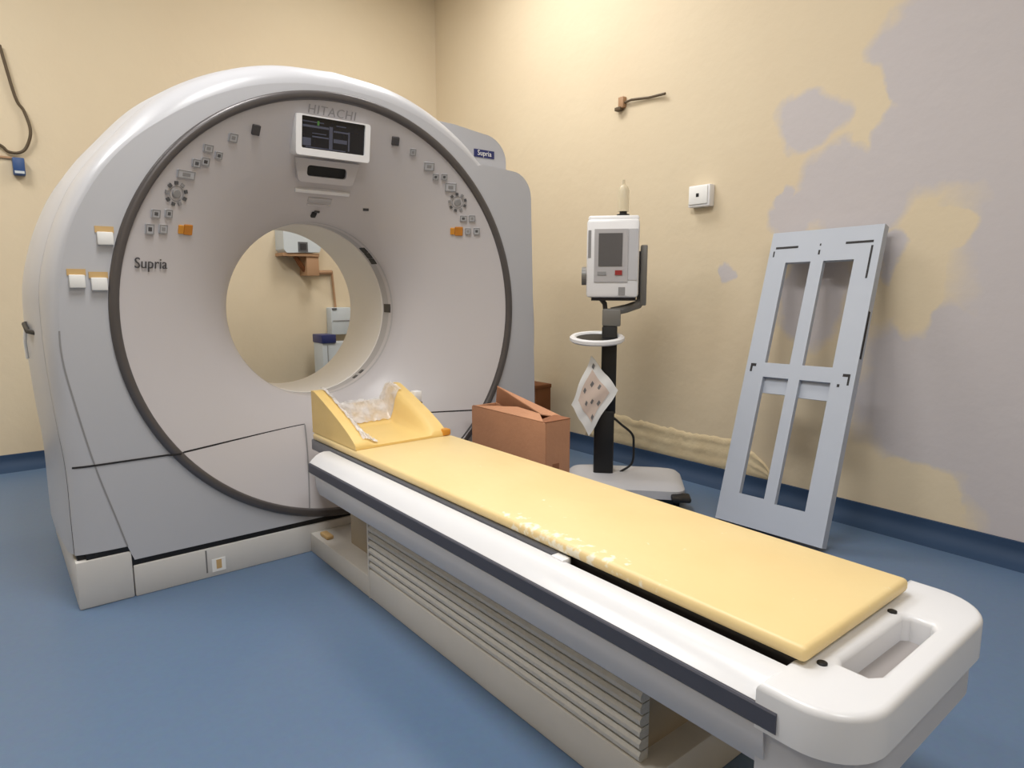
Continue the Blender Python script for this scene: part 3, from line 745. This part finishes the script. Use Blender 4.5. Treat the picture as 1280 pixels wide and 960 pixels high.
# ---------------------------------------------------------------- cardboard box behind the table
BX0, BX1, BY0, BY1, BH = 1.650, 1.785, 1.845, 2.335, 0.530
cb = thing('cardboard_box', 'open brown cardboard box with a raised flap standing behind the scanner table', 'box', ((BX0+BX1)/2, (BY0+BY1)/2, 0))
T = 0.006
for lo, hi in (((BX0, BY0, 0), (BX0+T, BY1, BH)), ((BX1-T, BY0, 0), (BX1, BY1, BH)), ((BX0+T, BY0, 0), (BX1-T, BY0+T, BH)), ((BX0+T, BY1-T, 0), (BX1-T, BY1, BH))):
    bm = new_bm(); add_box(bm, lo, hi, 0.002, 1); obj('side_wall', bm, 'cardboard', cb, smooth=False)
bm = new_bm(); add_box(bm, (BX0+T, BY0+T, 0), (BX1-T, BY1-T, T)); obj('bottom', bm, 'cardboard_in', cb, smooth=False)
def flap(pts, material='cardboard'):
    bm = new_bm(); n = len(pts)
    P = [Vector(p) for p in pts]; nrm = (P[1]-P[0]).cross(P[2]-P[0]).normalized()*0.004
    a = [bm.verts.new(p) for p in P]; b = [bm.verts.new(p + nrm) for p in P]
    bm.faces.new(a[::-1]); bm.faces.new(b)
    for i in range(n): bm.faces.new((a[i], a[(i+1) % n], b[(i+1) % n], b[i]))
    obj('flap', bm, material, cb, smooth=False)
flap([(BX1, BY1, BH), (BX1, BY0+0.03, BH), (BX1-0.05, BY0+0.12, BH+0.008), (BX1-0.03, BY1-0.05, BH+0.085)])
flap([(BX0, BY1-0.01, BH), (BX0, BY0+0.01, BH), (BX0+0.06, BY0+0.10, BH+0.012), (BX0+0.06, BY1-0.25, BH+0.02)])
flap([(BX0, BY0, BH), (BX1, BY0, BH), (BX1-0.02, BY0+0.07, BH+0.006), (BX0+0.02, BY0+0.08, BH-0.012)], 'cardboard_in')
bm = new_bm(); add_box(bm, (BX0+0.04, BY0-0.001, 0.30), (BX0+0.075, BY0+0.001, 0.36)); obj('box_print', bm, 'cardboard_in', cb, smooth=False)

# dark brown carton by the wall
bc = thing('wall_carton', 'small dark brown carton standing against the wall beyond the scanner', 'box', (2.88, 3.29, 0))
bm = new_bm(); add_box(bm, (2.78, 3.20, 0), (2.91, 3.38, 0.40), 0.004); bb = obj('carton_body', bm, 'brown', bc)
bm = new_bm(); add_box(bm, (2.776, 3.196, 0.385), (2.914, 3.384, 0.412), 0.004); obj('carton_lid', bm, 'brown', bc)

# ---------------------------------------------------------------- contrast injector on its stand
IX, IY = 2.42, 2.22
inj = thing('contrast_injector', 'white injector console with small screen on a black wheeled column stand', 'injector', (IX, IY, 0))
rv = Vector((0.67, -0.742, 0)).normalized(); bv = Vector((0.742, 0.67, 0)).normalized()
IM = Matrix(((rv.x, bv.x, 0), (rv.y, bv.y, 0), (0, 0, 1))).to_4x4(); IM.translation = Vector((IX, IY, 0))
def ibox(name, lo, hi, material, bev=0.0, parent=inj, rot=None, **k):
    bm = new_bm(); add_box(bm, lo, hi, bev, 2, IM if rot is None else IM @ rot); return obj(name, bm, material, parent, smooth=bev > 0, **k)
def iprism(name, poly, a, b, material, parent=inj, axis='z', **k):
    bm = new_bm(); add_prism(bm, poly, axis, a, b, IM); return obj(name, bm, material, parent, **k)
# base cover, castors
bm = new_bm(); add_loft(bm, [[(x, y, z) for x, y in rrect(-0.21+d_, -0.20+d_, 0.37-d_, 0.17-d_, 0.06, 5)] for z, d_ in ((0.045, 0.0), (0.085, 0.0), (0.105, 0.02), (0.118, 0.06))], True)
bm.faces.ensure_lookup_table()
bmesh.ops.holes_fill(bm, edges=[e for e in bm.edges if len(e.link_faces) == 1]); bmesh.ops.transform(bm, matrix=IM, verts=bm.verts[:])
obj('base_cover', bm, 'rail_low', inj, angle=40)
for cx_, cy_ in ((-0.16, -0.15), (0.33, -0.15), (-0.16, 0.12), (0.33, 0.12)):
    bm = new_bm(); rows = [[(cx_ + y, cy_ + 0.03*math.cos(2*PI*i/20), 0.03 + 0.03*math.sin(2*PI*i/20)) for i in range(20)] for y in (-0.014, 0.014)]
    vr = add_loft(bm, rows, True); bm.faces.new(vr[0]); bm.faces.new(vr[1]); bmesh.ops.transform(bm, matrix=IM, verts=bm.verts[:]); cs = obj('castor_wheel', bm, 'black', inj)
    ibox('castor_fork', (cx_-0.02, cy_-0.02, 0.045), (cx_+0.02, cy_+0.02, 0.062), 'dark_metal', 0.0, cs)
ibox('foot_brake', (0.30, -0.26, 0.05), (0.39, -0.17, 0.075), 'black', 0.01)
# column
ibox('lower_column', (-0.075, -0.045, 0.10), (0.025, 0.045, 0.44), 'black', 0.012)
ibox('upper_column', (-0.045, -0.035, 0.42), (0.030, 0.035, 0.86), 'black', 0.008)
ibox('column_collar', (-0.045, -0.04, 0.86), (0.045, 0.04, 0.945), 'mid_metal', 0.008)
bm = new_bm(); add_tube(bm, [(0.0, 0.0, 0.93), (0.07, 0.02, 0.945), (0.13, 0.05, 0.965), (0.150, 0.07, 1.0)], 0.022, 10); bmesh.ops.transform(bm, matrix=IM, verts=bm.verts[:]); obj('swivel_arm', bm, 'mid_metal', inj)
bm = new_bm(); add_tube(bm, [(-0.03, 0.0, 0.93), (-0.035, 0.0, 0.97), (-0.06, 0.0, 1.0)], 0.012, 8); bmesh.ops.transform(bm, matrix=IM, verts=bm.verts[:]); obj('stop_knob', bm, 'dark_metal', inj)
ibox('side_bracket', (0.135, 0.03, 0.96), (0.168, 0.10, 1.255), 'mid_metal', 0.006)
ibox('bracket_edge', (0.122, 0.04, 0.99), (0.136, 0.09, 1.225), 'dark_metal', 0.0)
# console
cs_ = ibox('console', (-0.125, -0.06, 1.0), (0.125, 0.10, 1.372), 'white', 0.016)
ibox('console_cap', (-0.120, -0.045, 1.365), (0.122, 0.095, 1.39), 'white', 0.01, cs_)
ibox('front_panel', (-0.088, -0.066, 1.075), (0.072, -0.058, 1.325), 'bore_band', 0.0, cs_)
ibox('side_panel', (0.074, -0.064, 1.085), (0.118, -0.058, 1.325), 'rail_low', 0.0, cs_)
ibox('screen', (-0.068, -0.069, 1.15), (0.045, -0.064, 1.305), 'console_screen', 0.0, cs_)
ibox('stop_button', (0.012, -0.071, 1.108), (0.046, -0.064, 1.130), 'red', 0.0, cs_)
ibox('start_button', (-0.072, -0.070, 1.108), (-0.03, -0.064, 1.124), 'button', 0.0, cs_)
ibox('corner_mark', (0.03, -0.062, 1.012), (0.062, -0.0595, 1.05), 'button', 0.0, cs_)
ibox('side_print', (-0.118, -0.0615, 1.19), (-0.104, -0.0595, 1.32), 'button', 0.0, cs_)
ibox('underside', (-0.10, -0.04, 0.985), (0.115, 0.09, 1.002), 'seam', 0.0, cs_)
bm = new_bm(); rows = [[(x, 0.02 + 0.045*math.cos(2*PI*i/20), 1.105 + 0.045*math.sin(2*PI*i/20)) for i in range(20)] for x in (-0.150, -0.122)]
vr = add_loft(bm, rows, True); bm.faces.new(vr[0]); bm.faces.new(vr[1]); bmesh.ops.transform(bm, matrix=IM, verts=bm.verts[:]); obj('side_knob', bm, 'mid_metal', cs_)
# syringe on top
def ilathe(name, prof, x, y, material, parent, seg=24):
    bm = new_bm(); add_lathe_z(bm, prof, x, y, seg); bmesh.ops.transform(bm, matrix=IM, verts=bm.verts[:]); return obj(name, bm, material, parent)
sy = ilathe('syringe_mount', [(0.026, 1.385), (0.031, 1.388), (0.031, 1.400), (0.018, 1.402), (0.018, 1.414)], 0.045, 0.02, 'black', inj)
ilathe('syringe_barrel', [(0.027, 1.413), (0.027, 1.512), (0.020, 1.530), (0.007, 1.540), (0.006, 1.562)], 0.045, 0.02, 'clear', sy)
# tray ring
bm = new_bm()
rows = []
for r, z in ((0.104, 0.792), (0.126, 0.786), (0.135, 0.794), (0.134, 0.808), (0.126, 0.814), (0.110, 0.812), (0.103, 0.804)):
    rows.append([(-0.068 + r*math.cos(2*PI*i/40), -0.04 + r*0.85*math.sin(2*PI*i/40), z) for i in range(40)])
TM = IM @ Matrix.Translation((-0.068, -0.04, 0.80)) @ Matrix.Rotation(math.radians(9), 4, 'X') @ Matrix.Translation((0.068, 0.04, -0.80))
add_loft(bm, rows + [rows[0]], True); bmesh.ops.remove_doubles(bm, verts=bm.verts[:], dist=1e-5); bmesh.ops.transform(bm, matrix=TM, verts=bm.verts[:]); tr = obj('tray', bm, 'white', inj)
bm = new_bm(); add_lathe_z(bm, [(0.098, 0.792), (0.106, 0.803)], -0.068, -0.04, 32, 1.0, 0.85); bmesh.ops.transform(bm, matrix=TM, verts=bm.verts[:]); obj('tray_dish', bm, 'black', tr)
# hanging cable loop
bm = new_bm(); add_tube(bm, [tuple(p) for p in catmull([(0.0, -0.03, 0.42), (0.06, -0.03, 0.37), (0.115, -0.02, 0.32), (0.125, 0, 0.26), (0.12, 0.02, 0.16), (0.06, 0, 0.115)], 6)], 0.006, 8)
bmesh.ops.transform(bm, matrix=IM, verts=bm.verts[:]); obj('power_cable', bm, 'black', inj)
# white printed bag hung on the column
bg_ = thing('printed_bag', 'white printed plastic sheet hung crosswise on the injector column below its tray', 'sheet', tuple(IM @ Vector((-0.09, -0.07, 0.32))))
cor = [Vector((-0.095, -0.055, 0.715)), Vector((0.040, -0.060, 0.550)), Vector((-0.100, -0.085, 0.320)), Vector((-0.190, -0.075, 0.470))]
bm = new_bm(); N = 14; lay = []
for dy in (0.0, 0.006):
    rows = []
    for j in range(N+1):
        r = []
        for i in range(N+1):
            s, t = i/N, j/N
            p = cor[0]*(1-s)*(1-t) + cor[1]*s*(1-t) + cor[2]*s*t + cor[3]*(1-s)*t
            p = p + Vector((0.004*math.sin(9*t), -0.012*math.sin(3.1*s)*math.sin(3.1*t) + 0.003*math.sin(14*s+7*t) + dy, 0.004*math.sin(11*s)))
            r.append(tuple(IM @ p))
        rows.append(r)
    lay.append(add_loft(bm, rows))
rim = lambda g: g[0] + [r[-1] for r in g[1:]] + g[-1][-2::-1] + [r[0] for r in g[-2:0:-1]]
ra, rb = rim(lay[0]), rim(lay[1])
for i in range(len(ra)): bm.faces.new((ra[i], ra[(i+1) % len(ra)], rb[(i+1) % len(ra)], rb[i]))
bgo = obj('sheet', bm, 'paper', bg_)
def bag_pt(s, t, lift=0.0):
    p = cor[0]*(1-s)*(1-t) + cor[1]*s*(1-t) + cor[2]*s*t + cor[3]*(1-s)*t
    return IM @ (p + Vector((0.004*math.sin(9*t), -0.012*math.sin(3.1*s)*math.sin(3.1*t) + 0.003*math.sin(14*s+7*t) - lift, 0.004*math.sin(11*s))))
def bag_mark(s0, t0, s1, t1, material, lift):
    bm = new_bm(); add_loft(bm, [[tuple(bag_pt(s0+(s1-s0)*i/12, t0+(t1-t0)*j/12, lift)) for i in range(13)] for j in range(13)]); obj('print', bm, material, bgo)
bag_mark(0.16, 0.18, 0.84, 0.82, 'pink_print', 0.003)
for s, t in ((0.22, 0.5), (0.30, 0.30), (0.5, 0.22), (0.55, 0.5), (0.40, 0.62), (0.74, 0.42), (0.76, 0.70), (0.12, 0.08)):
    bag_mark(s, t, s+0.07, t+0.08, 'print', 0.0045)

# ---------------------------------------------------------------- leaning steel panel
pn = thing('steel_panel', 'grey steel panel with four long cutouts leaning against the patched wall', 'panel', (2.53, 1.40, 0))
PL = 1.352; PW = 0.490; lean = math.atan2(0.405, 1.285)
# local: x across (towards -Y in the world, i.e. to the right), y up the panel, z out of the panel towards the room
PM = frame((2.515, 1.645, 0.010), (0, -1, 0.02), (math.sin(lean), 0, math.cos(lean)))
def rect(x0, y0, x1, y1): return [(x0, y0), (x1, y0), (x1, y1), (x0, y1)]
holes = [rect(0.088, 0.735, 0.205, 1.205), rect(0.262, 0.735, 0.392, 1.205), rect(0.092, 0.135, 0.212, 0.670), rect(0.262, 0.125, 0.396, 0.670)]
bm = new_bm(); add_plate(bm, rect(0, 0, PW, PL), holes, 'z', -0.022, 0.0, PM); fp = obj('face_sheet', bm, 'steel', pn, smooth=False)
for lo, hi in (((0.0, 0.0, -0.040), (0.012, PL, -0.022)), ((PW-0.012, 0.0, -0.040), (PW, PL, -0.022)), ((0.012, PL-0.012, -0.040), (PW-0.012, PL, -0.022)), ((0.012, 0.0, -0.040), (PW-0.012, 0.012, -0.022))):
    bm = new_bm(); add_box(bm, lo, hi, mtx=PM); obj('back_flange', bm, 'steel', pn, smooth=False)
for lo, hi in (((0.085, 0.60, -0.034), (0.215, 0.672, -0.022)), ((0.255, 0.595, -0.034), (0.400, 0.672, -0.022))):
    bm = new_bm(); add_box(bm, lo, hi, mtx=PM); obj('cross_strap', bm, 'steel', pn, smooth=False)
for lo, hi in (((0.028, 1.272, -0.001), (0.135, 1.282, 0.001)), ((0.020, 1.235, -0.001), (0.026, 1.262, 0.001)), ((0.345, 1.275, -0.001), (0.458, 1.285, 0.001)), ((0.452, 1.12, -0.001), (0.460, 1.262, 0.001)), ((0.232, 1.235, -0.001), (0.240, 1.256, 0.001)), ((0.233, 1.275, -0.001), (0.239, 1.285, 0.001)),
               ((0.022, 0.715, -0.001), (0.048, 0.728, 0.001)), ((0.022, 0.69, -0.001), (0.032, 0.716, 0.001)), ((0.440, 0.700, -0.001), (0.470, 0.712, 0.001)), ((0.462, 0.665, -0.001), (0.470, 0.700, 0.001)), ((0.424, 0.655, -0.001), (0.434, 0.667, 0.001))):
    bm = new_bm(); add_box(bm, lo, hi, mtx=PM); obj('slot', bm, 'seam', fp, smooth=False)
bm = new_bm(); add_box(bm, (PW, 0.78, -0.018), (PW+0.002, 0.98, -0.004), mtx=PM); obj('edge_slot', bm, 'seam', pn, smooth=False)

# ---------------------------------------------------------------- small things on the right wall
so = thing('wall_socket', 'white wall socket with one round hole on the cream wall', 'socket', (XW, 2.115, 1.52))
bm = new_bm(); add_box(bm, (XW-0.045, 2.055, 1.465), (XW-0.0, 2.185, 1.575), 0.005); sb_ = obj('socket_box', bm, 'white', so)
bm = new_bm(); add_box(bm, (XW-0.052, 2.065, 1.478), (XW-0.044, 2.178, 1.568), 0.003); obj('face_plate', bm, 'paper', so)
bm = new_bm(); add_box(bm, (XW-0.055, 2.115, 1.515), (XW-0.050, 2.132, 1.533), 0.002); obj('socket_hole', bm, 'black', so)
cbk = thing('wire_bracket', 'brown wire stub with a bent bracket high on the cream wall', 'wire', (XW, 2.70, 2.08))
bm = new_bm(); add_box(bm, (XW-0.03, 2.672, 2.075), (XW, 2.712, 2.135), 0.004); obj('bracket', bm, 'conduit', cbk)
bm = new_bm(); add_box(bm, (XW-0.034, 2.690, 2.062), (XW-0.004, 2.735, 2.082), 0.003); obj('bracket_foot', bm, 'cable', cbk)
bm = new_bm(); add_tube(bm, [(XW-0.015, 2.69, 2.10), (XW-0.018, 2.62, 2.105), (XW-0.012, 2.50, 2.092), (XW-0.02, 2.38, 2.086)], 0.007, 8); obj('wire', bm, 'cable', cbk)

# ---------------------------------------------------------------- things on the back wall
bm = new_bm(); add_tube(bm, [tuple(p) for p in catmull([(0.20, YB-0.02, 2.35), (0.245, YB-0.02, 2.09), (0.278, YB-0.02, 2.02), (0.298, YB-0.03, 1.915), (0.272, YB-0.02, 1.826), (0.235, YB-0.02, 1.792), (0.187, YB-0.02, 1.793), (0.154, YB-0.02, 1.823), (0.05, YB-0.015, 1.86), (-0.1, YB-0.01, 1.88)], 6)], 0.008, 8)
o = obj('wall_cable', bm, 'cable', origin=(0.2, YB, 1.8)); tag(o, 'thin brown cable hanging in a loop above the small blue box', 'cable')
bxo = thing('junction_box', 'small blue box on the cream wall beneath the cable loop', 'box', (0.222, YB, 1.71))
bm = new_bm(); add_box(bm, (0.200, YB-0.05, 1.668), (0.255, YB, 1.762), 0.005); bx_ = obj('box_body', bm, 'blue_box', bxo)
bm = new_bm(); add_box(bm, (0.206, YB-0.053, 1.676), (0.250, YB-0.049, 1.690)); obj('box_label', bm, 'unit_grey', bxo, smooth=False)
bm = new_bm(); add_box(bm, (-0.25, YB-0.012, 1.758), (0.20, YB, 1.768)); obj('wire_channel', bm, 'conduit', bxo, smooth=False)
wu = thing('wall_unit', 'white wall unit with a small grey square seen high through the bore', 'wall unit', (1.81, YB, 1.2))
bm = new_bm(); add_prism(bm, [(1.700, 1.475), (1.975, 1.475), (1.985, 1.40), (1.955, 1.315), (1.72, 1.305), (1.700, 1.33)], 'y', YB-0.16, YB); ub = obj('unit_body', bm, 'unit_grey', wu, angle=30)
bm = new_bm(); add_box(bm, (1.80, YB-0.165, 1.315), (1.868, YB-0.158, 1.382)); ud = obj('unit_window', bm, 'button_dark', wu, smooth=False)
bm = new_bm(); add_box(bm, (1.812, YB-0.168, 1.328), (1.856, YB-0.163, 1.37)); obj('window_pane', bm, 'dark_metal', ud, smooth=False)
bm = new_bm(); add_box(bm, (1.695, YB-0.15, 1.285), (1.955, YB, 1.306)); obj('unit_shelf', bm, 'conduit', wu, smooth=False)
bm = new_bm(); add_box(bm, (1.865, YB-0.14, 1.15), (1.955, YB, 1.286), 0.004); obj('valve_box', bm, 'conduit', wu)
bm = new_bm(); add_tube(bm, [(1.80, YB-0.10, 1.285), (1.83, YB-0.10, 1.235), (1.87, YB-0.08, 1.19)], 0.018, 8); obj('hose', bm, 'brown', wu)
bm = new_bm(); add_tube(bm, [(1.955, YB-0.02, 1.175), (2.10, YB-0.02, 1.18)], 0.016, 8); obj('conduit', bm, 'conduit', wu)
bm = new_bm(); add_tube(bm, [(2.10, YB-0.02, 1.19), (2.12, YB-0.02, 0.90)], 0.009, 8); obj('conduit', bm, 'conduit', wu)
wu.location += Vector((-0.055, 0, -0.02))
eb = thing('switch_box', 'pale grey switch box on the wall seen low through the bore', 'switch box', (2.10, YB, 0.79))
bm = new_bm(); add_box(bm, (2.018, YB-0.09, 0.70), (2.175, YB, 0.90), 0.006); obj('box_body', bm, 'unit_grey', eb)
bm = new_bm(); add_box(bm, (2.03, YB-0.094, 0.80), (2.163, YB-0.088, 0.806)); obj('lid_seam', bm, 'button', eb, smooth=False)
bm = new_bm(); add_box(bm, (2.024, YB-0.096, 0.885), (2.06, YB-0.088, 0.897)); obj('latch', bm, 'button_dark', eb, smooth=False)
fc = thing('floor_cabinet', 'grey floor cabinet with a navy top edge seen low through the bore', 'cabinet', (2.02, YB-0.16, 0))
bm = new_bm(); add_box(bm, (1.895, YB-0.26, 0.0), (2.16, YB-0.10, 0.655), 0.004); fb = obj('cabinet_body', bm, 'unit_grey', fc)
bm = new_bm(); add_box(bm, (1.888, YB-0.27, 0.655), (1.995, YB-0.10, 0.715), 0.004); obj('navy_top', bm, 'navy', fc)
bm = new_bm(); add_box(bm, (1.93, YB-0.264, 0.10), (1.934, YB-0.259, 0.64)); obj('door_seam', bm, 'button', fb, smooth=False)
bm = new_bm(); add_box(bm, (2.05, YB-0.266, 0.52), (2.07, YB-0.258, 0.54)); obj('cabinet_knob', bm, 'black', fb, smooth=False)

fc.location += Vector((-0.045, 0, 0))
eb.location += Vector((-0.02, 0, 0))
for o in bpy.data.objects:
    if '_o' in o: del o['_o']
